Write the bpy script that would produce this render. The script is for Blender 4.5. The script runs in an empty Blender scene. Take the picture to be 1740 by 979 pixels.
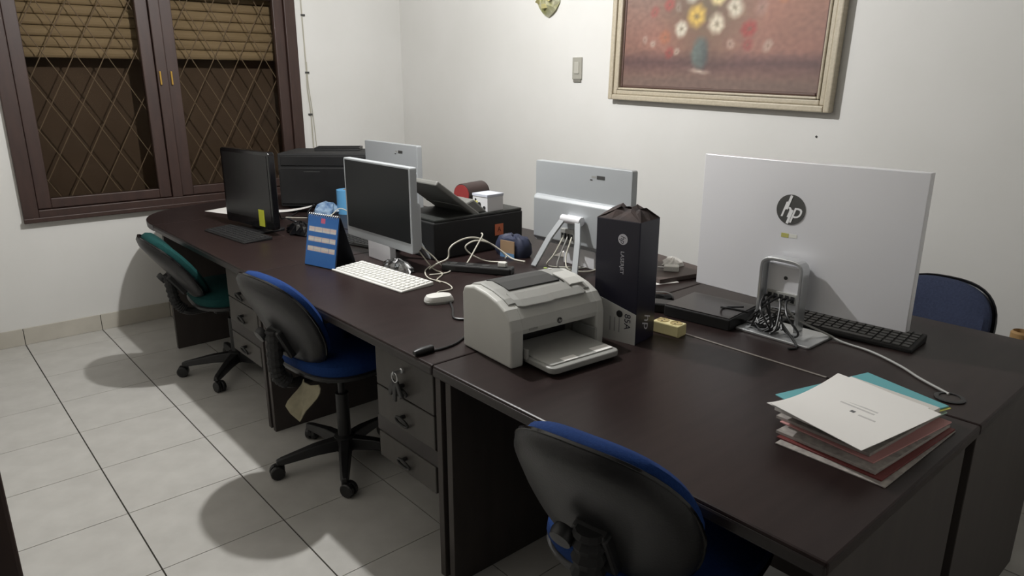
import bpy, math, random
from mathutils import Matrix, Vector, noise
random.seed(7)
PI = math.pi
SC = bpy.context.scene
COL = SC.collection

# ------------------------------------------------------------------ camera, world, exposure
def R_(v): return Vector(v).normalized()
cam_d = bpy.data.cameras.new('camera'); cam = bpy.data.objects.new('camera', cam_d); COL.objects.link(cam)
yaw, pit, rol = 0.717449304, 0.283227011, 0.00099873
fw = Vector((math.sin(yaw)*math.cos(pit), math.cos(yaw)*math.cos(pit), -math.sin(pit)))
rt = Vector((math.cos(yaw), -math.sin(yaw), 0)); up = rt.cross(fw)
rt2 = math.cos(rol)*rt + math.sin(rol)*up; up2 = -math.sin(rol)*rt + math.cos(rol)*up
m = Matrix((rt2, up2, -fw)).transposed().to_4x4(); m.translation = Vector((-0.42375, -4.79040, 1.47703))
cam.matrix_world = m
cam_d.sensor_width = 36.0; cam_d.lens = 36.0*1210.43/1740.0; cam_d.clip_start = 0.02; cam_d.clip_end = 60
SC.camera = cam
w = bpy.data.worlds.new('world'); SC.world = w; w.use_nodes = True
w.node_tree.nodes['Background'].inputs[0].default_value = (0.05, 0.055, 0.07, 1)
w.node_tree.nodes['Background'].inputs[1].default_value = 0.25
SC.view_settings.view_transform = 'Standard'; SC.view_settings.look = 'None'
SC.view_settings.gamma = 1.0; SC.view_settings.exposure = 0.0
LAMP = (0.95, -2.15, 2.52)
LAMP_POWER = 150.0

# ------------------------------------------------------------------ materials
def lin(c): return tuple(((v/255.0)/12.92 if v/255.0 <= 0.04045 else ((v/255.0+0.055)/1.055)**2.4) for v in c) + (1.0,)
MATS = {}
def mat(name, rgb, rough=0.5, metal=0.0, spec=0.5, var=0.0, scale=8.0, stretch=(1, 1, 1), rgb2=None, bump=0.0, bscale=60.0, coat=0.0):
    if name in MATS: return MATS[name]
    M = bpy.data.materials.new(name); M.use_nodes = True; nt = M.node_tree; n = nt.nodes; l = nt.links
    b = n['Principled BSDF']; b.inputs['Roughness'].default_value = rough; b.inputs['Metallic'].default_value = metal
    b.inputs['Specular IOR Level'].default_value = spec; b.inputs['Coat Weight'].default_value = coat
    c = lin(rgb); b.inputs['Base Color'].default_value = c
    if var > 0 or rgb2 or bump > 0:
        tc = n.new('ShaderNodeTexCoord'); mp = n.new('ShaderNodeMapping'); mp.inputs['Scale'].default_value = stretch
        l.new(tc.outputs['Object'], mp.inputs['Vector'])
        if var > 0 or rgb2:
            nz = n.new('ShaderNodeTexNoise'); nz.inputs['Scale'].default_value = scale; nz.inputs['Detail'].default_value = 5
            l.new(mp.outputs['Vector'], nz.inputs['Vector'])
            rp = n.new('ShaderNodeValToRGB'); rp.color_ramp.elements[0].position = 0.32; rp.color_ramp.elements[1].position = 0.7
            c2 = lin(rgb2) if rgb2 else tuple(min(1, v*(1+var)) for v in c[:3]) + (1,)
            rp.color_ramp.elements[0].color = c if rgb2 else tuple(v*(1-var) for v in c[:3]) + (1,)
            rp.color_ramp.elements[1].color = c2
            l.new(nz.outputs['Fac'], rp.inputs['Fac']); l.new(rp.outputs['Color'], b.inputs['Base Color'])
        if bump > 0:
            n2 = n.new('ShaderNodeTexNoise'); n2.inputs['Scale'].default_value = bscale; n2.inputs['Detail'].default_value = 4
            l.new(mp.outputs['Vector'], n2.inputs['Vector'])
            bp = n.new('ShaderNodeBump'); bp.inputs['Strength'].default_value = bump; bp.inputs['Distance'].default_value = 0.01
            l.new(n2.outputs['Fac'], bp.inputs['Height']); l.new(bp.outputs['Normal'], b.inputs['Normal'])
    MATS[name] = M
    return M
def attr_mat(name, rough=0.7):
    M = bpy.data.materials.new(name); M.use_nodes = True; nt = M.node_tree; b = nt.nodes['Principled BSDF']
    a = nt.nodes.new('ShaderNodeVertexColor'); a.layer_name = 'Col'
    nt.links.new(a.outputs['Color'], b.inputs['Base Color']); b.inputs['Roughness'].default_value = rough
    return M
def film_mat(name, tint, alpha, rough):
    M = bpy.data.materials.new(name); M.use_nodes = True; nt = M.node_tree; n = nt.nodes; l = nt.links
    n.remove(n['Principled BSDF']); o = n['Material Output']
    t = n.new('ShaderNodeBsdfTransparent'); t.inputs[0].default_value = lin(tint)
    g = n.new('ShaderNodeBsdfGlossy'); g.inputs['Roughness'].default_value = rough; g.inputs[0].default_value = (0.9, 0.9, 0.9, 1)
    mx = n.new('ShaderNodeMixShader'); fr = n.new('ShaderNodeLayerWeight'); fr.inputs[0].default_value = alpha
    l.new(fr.outputs['Fresnel'], mx.inputs[0]); l.new(t.outputs[0], mx.inputs[1]); l.new(g.outputs[0], mx.inputs[2])
    l.new(mx.outputs[0], o.inputs['Surface'])
    return M

wall_m = mat('wall_plaster', (212, 211, 207), 0.9, spec=0.2, rgb2=(219, 218, 215), scale=1.6, bump=0.05, bscale=30)
wall_low_m = wall_m
ceil_m = mat('ceiling_paint', (150, 148, 144), 0.9)
tile_m = mat('floor_tile_glaze', (176, 174, 169), 0.28, rgb2=(188, 186, 181), scale=9, spec=0.4)
skirt_m = mat('skirting_glaze', (178, 173, 162), 0.35, rgb2=(190, 185, 174), scale=7)
grout_m = mat('grout', (58, 54, 49), 0.95)
wood_top = mat('dark_wood_top', (35, 26, 25), 0.36, spec=0.18, rgb2=(42, 32, 31), scale=4, stretch=(1, 9, 1), bump=0.02, bscale=70)
wood_side = mat('dark_wood_panel', (54, 48, 46), 0.55, rgb2=(62, 56, 53), scale=4, stretch=(6, 6, 1))
edge_m = mat('edge_band', (36, 30, 29), 0.42)
drawer_m = mat('drawer_front', (60, 57, 54), 0.5, rgb2=(68, 65, 61), scale=5, stretch=(5, 5, 1))
seam_m = mat('seam_strip', (120, 113, 106), 0.35)
frame_wood = mat('window_wood', (50, 34, 29), 0.5, rgb2=(60, 41, 35), scale=6, stretch=(6, 6, 1))
blk_pl = mat('black_plastic', (26, 26, 27), 0.42, var=0.12, scale=20)
blk_gl = mat('black_gloss', (16, 16, 18), 0.12)
blk_mt = mat('black_matte', (24, 24, 25), 0.7)
scr_m = mat('dark_screen', (32, 34, 35), 0.3, spec=0.3)
scr_black = mat('black_screen', (17, 17, 19), 0.22)
silver = mat('silver_shell', (176, 180, 183), 0.40, metal=0.3)
silver_l = mat('white_silver_shell', (228, 228, 231), 0.36, metal=0.25)
alu = mat('aluminium', (205, 207, 208), 0.3, metal=0.8)
white_pl = mat('white_plastic', (206, 205, 200), 0.42)
cream_pl = mat('printer_cream', (192, 192, 187), 0.45, var=0.02)
grey_pl = mat('printer_grey', (150, 150, 146), 0.45)
dgrey_pl = mat('dark_grey_plastic', (58, 58, 57), 0.5)
blue_fab = mat('blue_fabric', (18, 46, 96), 0.9, rgb2=(23, 54, 108), scale=150, bump=0.15, bscale=260, spec=0.2)
navy_fab = mat('navy_fabric', (48, 54, 74), 0.92, rgb2=(55, 62, 84), scale=150, bump=0.15, bscale=260, spec=0.2)
teal_fab = mat('teal_fabric', (15, 54, 54), 0.9, rgb2=(20, 64, 62), scale=150, bump=0.15, bscale=260, spec=0.2)
shell_m = mat('chair_shell', (30, 30, 32), 0.4, bump=0.08, bscale=200)
paper_m = mat('paper', (232, 230, 226), 0.8)
paper_edge = mat('paper_edge', (178, 172, 166), 0.9, rgb2=(140, 134, 130), scale=60, stretch=(1, 1, 40))
ink_m = mat('ink', (120, 118, 118), 0.8)
white_cable = mat('white_cable_rubber', (196, 193, 180), 0.5)
grey_cable = mat('grey_cable_rubber', (150, 150, 146), 0.5)
cream_m = mat('cream_bakelite', (224, 212, 158), 0.4)
frame_m = mat('picture_frame_wood', (172, 162, 142), 0.5, rgb2=(186, 176, 156), scale=12, stretch=(1, 8, 8))
frame_d = mat('picture_frame_liner', (84, 62, 54), 0.6)
slat_m = mat('shutter_tan', (182, 168, 142), 0.7, rgb2=(168, 154, 128), scale=6, stretch=(1, 6, 6))
grille_m = mat('grille_metal', (150, 138, 124), 0.6)
brass = mat('brass', (200, 160, 80), 0.3, metal=0.9)
outer_m = mat('outside_dark', (100, 88, 78), 0.9, rgb2=(110, 97, 87), scale=2)
glass_m = film_mat('window_glass', (226, 222, 216), 0.10, 0.06)
film_m = film_mat('clear_film', (225, 228, 230), 0.55, 0.22)

# ------------------------------------------------------------------ mesh helpers
class MB:
    def __init__(s): s.v = []; s.f = []
    def add(s, vs, fs, M=None):
        o = len(s.v); s.v += [tuple(M @ Vector(p)) if M else tuple(p) for p in vs]; s.f += [tuple(i+o for i in f) for f in fs]; return s
    def box(s, x0, x1, y0, y1, z0, z1, M=None):
        vs = [(x, y, z) for z in (z0, z1) for y in (y0, y1) for x in (x0, x1)]
        return s.add(vs, [(0, 2, 3, 1), (4, 5, 7, 6), (0, 1, 5, 4), (2, 6, 7, 3), (0, 4, 6, 2), (1, 3, 7, 5)], M)
    def prism(s, poly, z0, z1, M=None):
        n = len(poly); vs = [(x, y, z0) for x, y in poly] + [(x, y, z1) for x, y in poly]
        fs = [tuple(range(n-1, -1, -1)), tuple(range(n, 2*n))] + [(i, (i+1) % n, n+(i+1) % n, n+i) for i in range(n)]
        return s.add(vs, fs, M)
    def loft(s, rings, M=None, caps=True):
        n = len(rings[0]); vs = [p for r in rings for p in r]; fs = []
        for k in range(len(rings)-1):
            for i in range(n):
                j = (i+1) % n; fs.append((k*n+i, k*n+j, (k+1)*n+j, (k+1)*n+i))
        if caps: fs += [tuple(range(n-1, -1, -1)), tuple((len(rings)-1)*n+i for i in range(n))]
        return s.add(vs, fs, M)
    def lathe(s, prof, seg=16, M=None):
        return s.loft([[(r*math.cos(2*PI*i/seg), r*math.sin(2*PI*i/seg), z) for i in range(seg)] for r, z in prof], M)
    def tube(s, pts, r, seg=8, M=None):
        P = [Vector(p) for p in pts]; rings = []; pu = None
        for i, p in enumerate(P):
            t = (P[min(i+1, len(P)-1)]-P[max(i-1, 0)]).normalized()
            if pu is None: pu = Vector((0, 0, 1)) if abs(t.z) < 0.9 else Vector((1, 0, 0))
            u = (pu - t*pu.dot(t)).normalized(); pu = u; v = t.cross(u); rr = r[i] if isinstance(r, (list, tuple)) else r
            rings.append([tuple(p + (u*math.cos(2*PI*k/seg)+v*math.sin(2*PI*k/seg))*rr) for k in range(seg)])
        return s.loft(rings, M)
    def build(s, name, material, parent=None, smooth=False, bevel=0.0, seg=2):
        me = bpy.data.meshes.new(name); me.from_pydata(s.v, [], s.f); me.update()
        o = bpy.data.objects.new(name, me); COL.objects.link(o); me.materials.append(material)
        if parent is not None: o.parent = parent
        if smooth:
            me.polygons.foreach_set('use_smooth', [True]*len(me.polygons))
            me.set_sharp_from_angle(angle=math.radians(40)) if hasattr(me, 'set_sharp_from_angle') else None
        if bevel > 0:
            b = o.modifiers.new('bevel', 'BEVEL'); b.width = bevel; b.segments = seg; b.limit_method = 'ANGLE'; b.angle_limit = math.radians(35)
        return o
def box(name, d, material, parent=None, bevel=0.0, M=None): return MB().box(*d, M=M).build(name, material, parent, bevel=bevel)
def empty(name, loc=(0, 0, 0), rz=0.0):
    o = bpy.data.objects.new(name, None); COL.objects.link(o); o.location = loc; o.rotation_euler = (0, 0, rz); o.empty_display_size = 0.05; return o
def tag(o, label, cat, group=None):
    o['label'] = label; o['category'] = cat
    if group: o['group'] = group
    return o
def struct(o, label=None):
    o['kind'] = 'structure'
    if label: o['label'] = label
    return o
def copy_tree(o, parent=None):
    c = o.copy(); COL.objects.link(c); c.parent = parent
    for ch in list(o.children): copy_tree(ch, c)
    return c
def smooth_path(pts, n=6):
    P = [Vector(p) for p in pts]; out = []
    for i in range(len(P)-1):
        p0, p1, p2, p3 = P[max(i-1, 0)], P[i], P[i+1], P[min(i+2, len(P)-1)]
        for k in range(n):
            t = k/n
            out.append(0.5*((2*p1)+(-p0+p2)*t+(2*p0-5*p1+4*p2-p3)*t*t+(-p0+3*p1-3*p2+p3)*t**3))
    out.append(P[-1]); return out
def rrect(hx, hy, r, n=5, cx=0, cy=0):
    out = []
    for qx, qy, a0 in ((1, 1, 0), (-1, 1, PI/2), (-1, -1, PI), (1, -1, 1.5*PI)):
        for k in range(n+1):
            a = a0+PI/2*k/n; out.append((cx+qx*(hx-r)+r*math.cos(a), cy+qy*(hy-r)+r*math.sin(a)))
    return out
def text_geo(body, size, shear=0.0, ext=0.0):
    cu = bpy.data.curves.new('t', 'FONT'); cu.body = body; cu.size = size; cu.shear = shear; cu.extrude = ext
    cu.align_x = 'CENTER'; cu.align_y = 'CENTER'; cu.resolution_u = 3
    o = bpy.data.objects.new('t', cu); COL.objects.link(o); dg = bpy.context.evaluated_depsgraph_get(); ev = o.evaluated_get(dg); me = ev.to_mesh()
    vs = [tuple(v.co) for v in me.vertices]; fs = [tuple(p.vertices) for p in me.polygons]
    ev.to_mesh_clear(); bpy.data.objects.remove(o); bpy.data.curves.remove(cu)
    return vs, fs
def text(name, body, size, M, material, parent, shear=0.0, ext=0.0004):
    vs, fs = text_geo(body, size, shear, ext); return MB().add(vs, fs, M).build(name, material, parent)
def basis(o, ex, ey, ez):   # matrix from three axes
    m = Matrix((Vector(ex), Vector(ey), Vector(ez))).transposed().to_4x4(); m.translation = Vector(o); return m
def colour_grid(name, nu, nv, pos, colf, material, parent=None):
    vs = [pos(i/nu, j/nv) for j in range(nv+1) for i in range(nu+1)]
    fs = [(j*(nu+1)+i, j*(nu+1)+i+1, (j+1)*(nu+1)+i+1, (j+1)*(nu+1)+i) for j in range(nv) for i in range(nu)]
    o = MB().add(vs, fs).build(name, material, parent)
    at = o.data.color_attributes.new('Col', 'FLOAT_COLOR', 'POINT'); k = 0
    for j in range(nv+1):
        for i in range(nu+1):
            at.data[k].color = lin(colf(i/nu, j/nv)); k += 1
    return o

# ------------------------------------------------------------------ the room
X0, X1, Y0, Y1, H = -0.44, 2.65, -5.75, 0.0, 2.75
T = 0.4; YR = -0.234
floor = struct(box('floor', (X0, X1, Y0, Y1, -0.08, -0.004), grout_m), 'dark grout bed under the white floor tiles')
xs = [X0] + [T*k for k in range(-1, 7)] + [X1]; xs = [x for i, x in enumerate(xs) if i == 0 or x - xs[i-1] > 0.02]
ys = [Y1]; y = YR
while y > Y0: ys.append(y); y -= T
ys.append(Y0)
TC = {}
for i in range(len(xs)-1):
    for j in range(len(ys)-1):
        a, b, c, d = xs[i]+0.0025, xs[i+1]-0.0025, ys[j+1]+0.0014, ys[j]-0.0014
        k = (round(b-a, 4), round(d-c, 4))
        if k not in TC:
            o = MB().box(-k[0]/2, k[0]/2, -k[1]/2, k[1]/2, -0.004, 0).build('floor_tile', tile_m, floor, bevel=0.0012, seg=1); TC[k] = o.data
        else:
            o = bpy.data.objects.new('floor_tile', TC[k]); COL.objects.link(o); o.parent = floor
        o.location = ((a+b)/2, (c+d)/2, 0)
def plane_wall(name, boxes, material, label=None):
    m_ = MB()
    for d in boxes: m_.box(*d)
    return struct(m_.build(name, material), label)
WX0, WX1, WZ0, WZ1 = 0.105, 1.815, 0.708, 2.12
plane_wall('wall_far', [(X0-.12, WX0, 0, .12, -.08, H), (WX1, X1+.12, 0, .12, -.08, H), (WX0, WX1, 0, .12, -.08, WZ0), (WX0, WX1, 0, .12, WZ1, H)], wall_m)
plane_wall('wall_right', [(X1, X1+.12, Y0-.12, 0, -.08, H)], wall_m)
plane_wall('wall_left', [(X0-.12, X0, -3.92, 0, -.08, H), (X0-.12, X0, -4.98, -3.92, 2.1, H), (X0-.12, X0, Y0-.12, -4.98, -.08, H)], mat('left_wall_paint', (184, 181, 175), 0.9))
plane_wall('wall_near', [(X0, X1, Y0-.12, Y0, -.08, H)], wall_m)
struct(box('ceiling', (X0-.12, X1+.12, Y0-.12, .12, H, H+.08), ceil_m))
# hallway behind the door opening
struct(box('floor_hallway', (-1.9, X0, Y0-.12, -3.0, -.08, 0), tile_m)); struct(box('ceiling_hallway', (-1.9, X0-.12, Y0-.12, -3.0, H, H+.08), ceil_m))
plane_wall('wall_hallway', [(-2.0, -1.9, Y0-.12, -3.0, -.08, H), (-1.9, X0-.12, -3.0, -2.9, -.08, H), (-1.9, X0-.12, Y0-.22, Y0-.12, -.08, H)], wall_m)
dr = struct(empty('door_1', (X0, -3.92, 0)), 'dark brown wooden door frame at the left')
for nm, d in (('jamb', (-.13, .047, -.05, 0.0, 0, 2.1)), ('jamb', (-.13, .047, -1.06, -1.01, 0, 2.1)), ('lintel', (-.13, .047, -1.01, -.05, 2.05, 2.1))):
    box(nm, d, frame_wood, dr, bevel=0.004)
# skirting tiles
bb = struct(empty('baseboard_far', (0, 0, 0)), 'pale skirting tiles along the window wall')
for i in range(len(xs)-1): box('skirting_tile', (xs[i]+.0015, xs[i+1]-.0015, -.010, 0, 0.0, .098), skirt_m, bb, bevel=.002)
box('skirting_joint', (X0, X1, -.005, 0, 0, .094), grout_m, bb)
bb = struct(empty('baseboard_right', (0, 0, 0)), 'pale skirting tiles along the picture wall')
for j in range(1, len(ys)-1): box('skirting_tile', (X1-.010, X1, ys[j+1]+.0015, ys[j]-.0015, 0, .098), skirt_m, bb, bevel=.002)

# ------------------------------------------------------------------ window
win = struct(empty('window_1', (0, 0, 0)), 'brown wooden window with two glazed sashes, diamond grille and tan shutter')
def wbar(name, x0, x1, z0, z1, y0=-.03, y1=.07, m_=frame_wood): return box(name, (x0, x1, y0, y1, z0, z1), m_, win, bevel=.004)
wbar('window_frame', WX0, WX0+.075, WZ0, WZ1); wbar('window_frame', WX1-.075, WX1, WZ0, WZ1)
wbar('window_frame', WX0+.075, WX1-.075, WZ0, WZ0+.062); wbar('window_frame', WX0+.075, WX1-.075, WZ1-.07, WZ1)
wbar('window_sill', WX0-.004, WX1+.004, WZ0-.005, WZ0+.022, -.045, -.03)
wbar('mullion', .905, .965, WZ0+.062, WZ1-.07, -.028, .06)
for s0, s1, side in ((WX0+.078, .902, 0), (.968, WX1-.078, 1)):
    sa = empty('sash'); sa.parent = win
    z0, z1 = WZ0+.066, WZ1-.074; wd = .068
    for d in ((s0, s0+wd, -.012, .035, z0, z1), (s1-wd, s1, -.012, .035, z0, z1)): box('stile', d, frame_wood, sa, bevel=.004)
    box('rail', (s0+wd, s1-wd, -.012, .035, z0, z0+.055), frame_wood, sa, bevel=.004); box('rail', (s0+wd, s1-wd, -.012, .035, z1-wd, z1), frame_wood, sa, bevel=.004)
    box('pane', (s0+wd-.004, s1-wd+.004, .010, .014, z0+.05, z1-wd+.004), glass_m, sa)
    hx = .919 if side == 0 else s0+.02
    box('handle', (hx-.005, hx+.005, -.042 if side == 0 else -.026, -.028 if side == 0 else -.012, 1.45, 1.53), brass, sa, bevel=.003)
# diamond grille, one set of bars per sash opening
def grille(x0, x1, z0, z1):
    g = empty('window_grille', (x0, .047, z0)); DWd, DH = .158, .282
    W_, H_ = x1-x0, z1-z0; sl = DH/DWd
    for sgn in (1, -1):
        k = -12
        while k < 24:
            # line z = sgn*sl*(x - k*DW)
            x_a = k*DWd; pts = []
            for x in (0, W_):
                z = sgn*sl*(x-x_a)
                if 0 <= z <= H_: pts.append((x, z))
            for z in (0, H_):
                x = x_a+sgn*z/sl
                if 0 < x < W_: pts.append((x, z))
            if len(pts) >= 2:
                a, b = pts[0], pts[1]
                if math.hypot(a[0]-b[0], a[1]-b[1]) > .03:
                    MB().tube([(a[0], 0.003*sgn, a[1]), (b[0], .003*sgn, b[1])], .0028, 6).build('grille_bar', grille_m, g)
            k += 1
    return g
ga = grille(WX0+.08, .90, WZ0+.07, WZ1-.08); gb = grille(.97, WX1-.08, WZ0+.07, WZ1-.08)
tag(ga, 'thin diamond grille behind the left window sash', 'window grille', 'window grilles')
tag(gb, 'thin diamond grille behind the right window sash', 'window grille', 'window grilles')
# tan ribbed shutters hanging outside behind the upper panes
def shutter(x0, x1, zb):
    s = empty('ribbed_shutter', ((x0+x1)/2, .13, zb)); n = 9; ph = .0585; hw = (x1-x0)/2
    for k in range(n):
        prof = [(.009*math.cos(a), .5*ph+.5*ph*math.sin(a)) for a in [(-.5+t/6)*PI for t in range(7)]]
        poly = [(-.0-p[0]*1.6, p[1]*.96) for p in prof]
        m_ = MB(); ring = lambda x: [(x, q[0], k*ph+q[1]) for q in poly] + [(x, .006, k*ph+ph*.95), (x, .006, k*ph+.001)]
        m_.loft([ring(-hw), ring(hw)]).build('slat', slat_m, s)
    return s
tag(shutter(WX0+.05, .93, 1.60), 'tan ribbed shutter behind the upper left window pane', 'shutter', 'window shutters')
tag(shutter(.94, WX1-.05, 1.605), 'tan ribbed shutter behind the upper right window pane', 'shutter', 'window shutters')
struct(box('dark_backing', (-.3, 2.3, .26, .31, 0, 2.6), outer_m))  # added brown backing standing in for the darkness outside the window
for d, nm in (((-.3, -.25, .12, .26, 0, 2.6), 'dark_backing_side'), ((2.25, 2.3, .12, .26, 0, 2.6), 'dark_backing_end')): struct(box(nm, d, outer_m))  # sides closing off the added dark backing
struct(box('dark_backing_top', (-.3, 2.3, .12, .31, 2.6, 2.65), outer_m))
struct(box('dark_backing_base', (-.3, 2.3, .12, .31, -.05, 0), outer_m))
# cables down the wall beside the window
def cable(name, pts, r, m_, label, cat='cable', group=None, n=6):
    o = MB().tube(smooth_path(pts, n), r, 7).build(name, m_, None, smooth=True); return tag(o, label, cat, group)
wc = cable('wall_cable', [(1.868, -.006, 2.74), (1.871, -.006, 2.0), (1.872, -.006, 1.865), (1.874, -.006, 1.53), (1.872, -.006, 1.42), (1.884, -.006, 1.26), (1.886, -.006, 1.0), (1.9, -.006, .74)], .0045, mat('cable_beige', (168, 164, 150), .6), 'thin beige cable clipped down the wall beside the window')
for z in (1.9, 1.53, 1.25): box('cable_clip', (1.866, 1.892, -.012, 0, z-.006, z+.006), dgrey_pl, wc)
cable('thin_wall_cable', [(1.88, -.005, 1.6), (1.882, -.005, 1.45), (1.897, -.005, 1.27), (1.908, -.005, 1.05), (1.915, -.005, .74)], .003, mat('cable_beige', (150, 146, 135), .6), 'second thinner cable leaving the wall cable below its middle clip')

# ------------------------------------------------------------------ ceiling lamp (above the frame)
lp = tag(empty('ceiling_lamp', (LAMP[0], LAMP[1], H)), 'bulb with an added light-blocking shade in a white ceiling socket above the desks', 'lamp')
MB().lathe([(.05, 0), (.05, -.015), (.028, -.03), (.024, -.09), (.0, -.09)], 20).build('socket', white_pl, lp, smooth=True)
ld = bpy.data.lights.new('bulb_light', 'POINT'); ld.energy = LAMP_POWER; ld.shadow_soft_size = .028; ld.color = (1.0, .995, .985)
lo = bpy.data.objects.new('bulb_light', ld); COL.objects.link(lo); lo.location = LAMP
em = bpy.data.materials.new('bulb_glow'); em.use_nodes = True; eb = em.node_tree.nodes['Principled BSDF']
eb.inputs['Emission Color'].default_value = (1, .97, .92, 1); eb.inputs['Emission Strength'].default_value = 12.0
MB().lathe([(.03, -.075), (.12, -.115), (.124, -.118), (.121, -.12), (.03, -.082), (.03, -.075)], 32).build('uplight_blocker', mat('blocker_coat', (190, 190, 186), .5), lp, smooth=True)  # shade added out of view to keep the bulb's light off the ceiling
bulb = MB().lathe([(.004, -.088), (.02, -.09), (.022, -.13), (.036, -.16), (.04, -.19), (.03, -.22), (.004, -.232)], 18).build('bulb', em, lp, smooth=True)
bulb.visible_shadow = True
ld.shadow_soft_size = .03; lo.location = (LAMP[0], LAMP[1], H-.275)

# ------------------------------------------------------------------ desks
DZ = 0.72; XF, XS, XB = 0.615, 1.357, 2.095
YS = [-0.62, -1.955, -3.262, -4.385]
def pedestal(parent, x0, x1, y0, y1, keys=False):
    # x0 = drawer front plane, three drawers, ring handles
    pd = empty('pedestal'); pd.parent = parent
    box('carcass', (x0+.02, x1, y0, y1, .27, DZ-.03), wood_side, pd)
    for z0, z1 in ((.535, .675), (.422, .531), (.275, .365)):
        o = box('drawer', (x0, x0+.02, y0+.012, y1-.012, z0, z1), drawer_m, pd, bevel=.003)
    box('drawer_rail', (x0+.004, x0+.03, y0, y1, .367, .420), edge_m, pd)
    for z in (.575, .470, .324):
        c_ = ((y0+y1)/2-.0); m_ = MB(); R = .026
        m_.tube([(x0-.012-.006*math.sin(a), c_+R*1.25*math.cos(a), z-.012+R*.62*math.sin(a)) for a in [2*PI*k/16 for k in range(17)]], .0042, 6)
        m_.tube([(x0-.001, c_, z+.004), (x0-.014, c_, z+.004)], .007, 8)
        m_.build('ring_handle', blk_pl, pd, smooth=True)
    MB().lathe([(.009, 0), (.009, .006), (.007, .008)], 12, basis((x0, (y0+y1)/2, .628), (0, 1, 0), (0, 0, 1), (-1, 0, 0))).build('lock', alu, pd)
    return pd
def desk(name, xf, xb, y0, y1, label, face=-1, ped=None):
    """face -1: knee side towards xf"""
    d = empty(name, ((xf+xb)/2, (y0+y1)/2, 0)); tag(d, label, 'desk', 'dark office desks')
    cx, cy = (xf+xb)/2, (y0+y1)/2; hx, hy = (xb-xf)/2, (y1-y0)/2
    box('desk_top', (-hx+.001, hx-.001, -hy+.001, hy-.001, DZ-.028, DZ), wood_top, d, bevel=.005)
    fx = -hx if face < 0 else hx
    box('edge_band', (min(fx, fx+.012*-face)-.0015, max(fx, fx+.012*-face)-.0015 if face < 0 else max(fx, fx-.012)+.0015, -hy+.002, hy-.002, DZ-.034, DZ-.006), edge_m, d, bevel=.006)
    for yy in (-hy+.012, hy-.037):
        a, b = (-hx+.035, hx-.045) if face < 0 else (-hx+.03, hx-.035)
        box('end_panel', (a, b, yy, yy+.025, 0, DZ-.028), wood_side, d, bevel=.002)
    mx = hx-.05 if face < 0 else -hx+.032
    box('modesty_panel', (mx, mx+.018, -hy+.037, hy-.037, .12, DZ-.028), wood_side, d)
    if ped:
        p = pedestal(d, -hx+.035, hx-.1, -hy+.037, -hy+.037+.345)
        if face > 0: p.rotation_euler = (0, 0, PI); p.location = (0, 0, 0)
    return d
desk('office_desk', XF, XS, YS[1], YS[0], 'dark brown desk under the black computer, between the round end and the calendar', -1, True)
dB = desk('office_desk', XF, XS, YS[2], YS[1], 'dark brown desk under the white keyboard and blue calendar', -1, True)
desk('office_desk', XF, XS, YS[3], YS[2], 'dark brown desk under the white laser printer and paper stack, nearest the camera', -1, False)
desk('office_desk', XS, XB, YS[1], YS[0], 'dark brown desk under the big black case near the window corner', 1, True)
desk('office_desk', XS, XB, YS[2], YS[1], 'dark brown back row desk under the black printer and middle silver computer', 1, True)
desk('office_desk', XS, XB, YS[3], YS[2], 'dark brown back row desk under the largest white computer and black keyboard', 1, False)
# rounded end table
rd = tag(empty('rounded_end_table', ((XF+XB)/2, YS[0], 0)), 'dark brown rounded table end below the window', 'table')
hx = (XB-XF)/2; poly = []
for k in range(33):
    a = PI*k/32; c_, s_ = math.cos(a), math.sin(a); e = 2/2.6
    poly.append((hx*math.copysign(abs(c_)**e, c_), .002+.575*abs(s_)**e))
MB().prism(poly, DZ-.028, DZ).build('table_top', wood_top, rd, bevel=.005)
MB().prism([(x*.998, y) for x, y in poly], DZ-.036, DZ-.028).build('edge_band', edge_m, rd)
MB().lathe([(.2, 0), (.2, .015), (.04, .03), (.035, DZ-.04), (.12, DZ-.036)], 20, Matrix.Translation((0, .33, 0))).build('pedestal_leg', edge_m, rd, smooth=True)
# pale joint strip between the two rows of the nearest desks
box_strip = box('joint_strip', (XS-.004, XS+.004, -4.02, -3.52, DZ+.0002, DZ+.0016), seam_m); tag(box_strip, 'pale strip along the joint between the two nearest desks', 'strip')
# keys hanging from the drawer lock of the middle desk
kx, ky, kz = XF+.035, YS[2]+.037+.172, .628
kk = tag(empty('key_bunch', (kx, ky, kz)), 'bunch of black keys hanging in the top drawer lock', 'keys')
box('key', (-.035, -.006, -.002, .002, -.006, .006), alu, kk)
MB().tube([(-.03, .016*math.cos(a), -.014+.016*math.sin(a)) for a in [2*PI*k/14 for k in range(15)]], .002, 6).build('key_ring', alu, kk)
for a, L_ in ((-.5, .055), (.1, .07), (.5, .06)):
    MB().box(-.004, .004, -.010, .010, -L_, 0, Matrix.Translation((-.028, .012*a, -.026)) @ Matrix.Rotation(a, 4, 'X')).build('key_fob', blk_pl, kk, bevel=.004)
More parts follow.
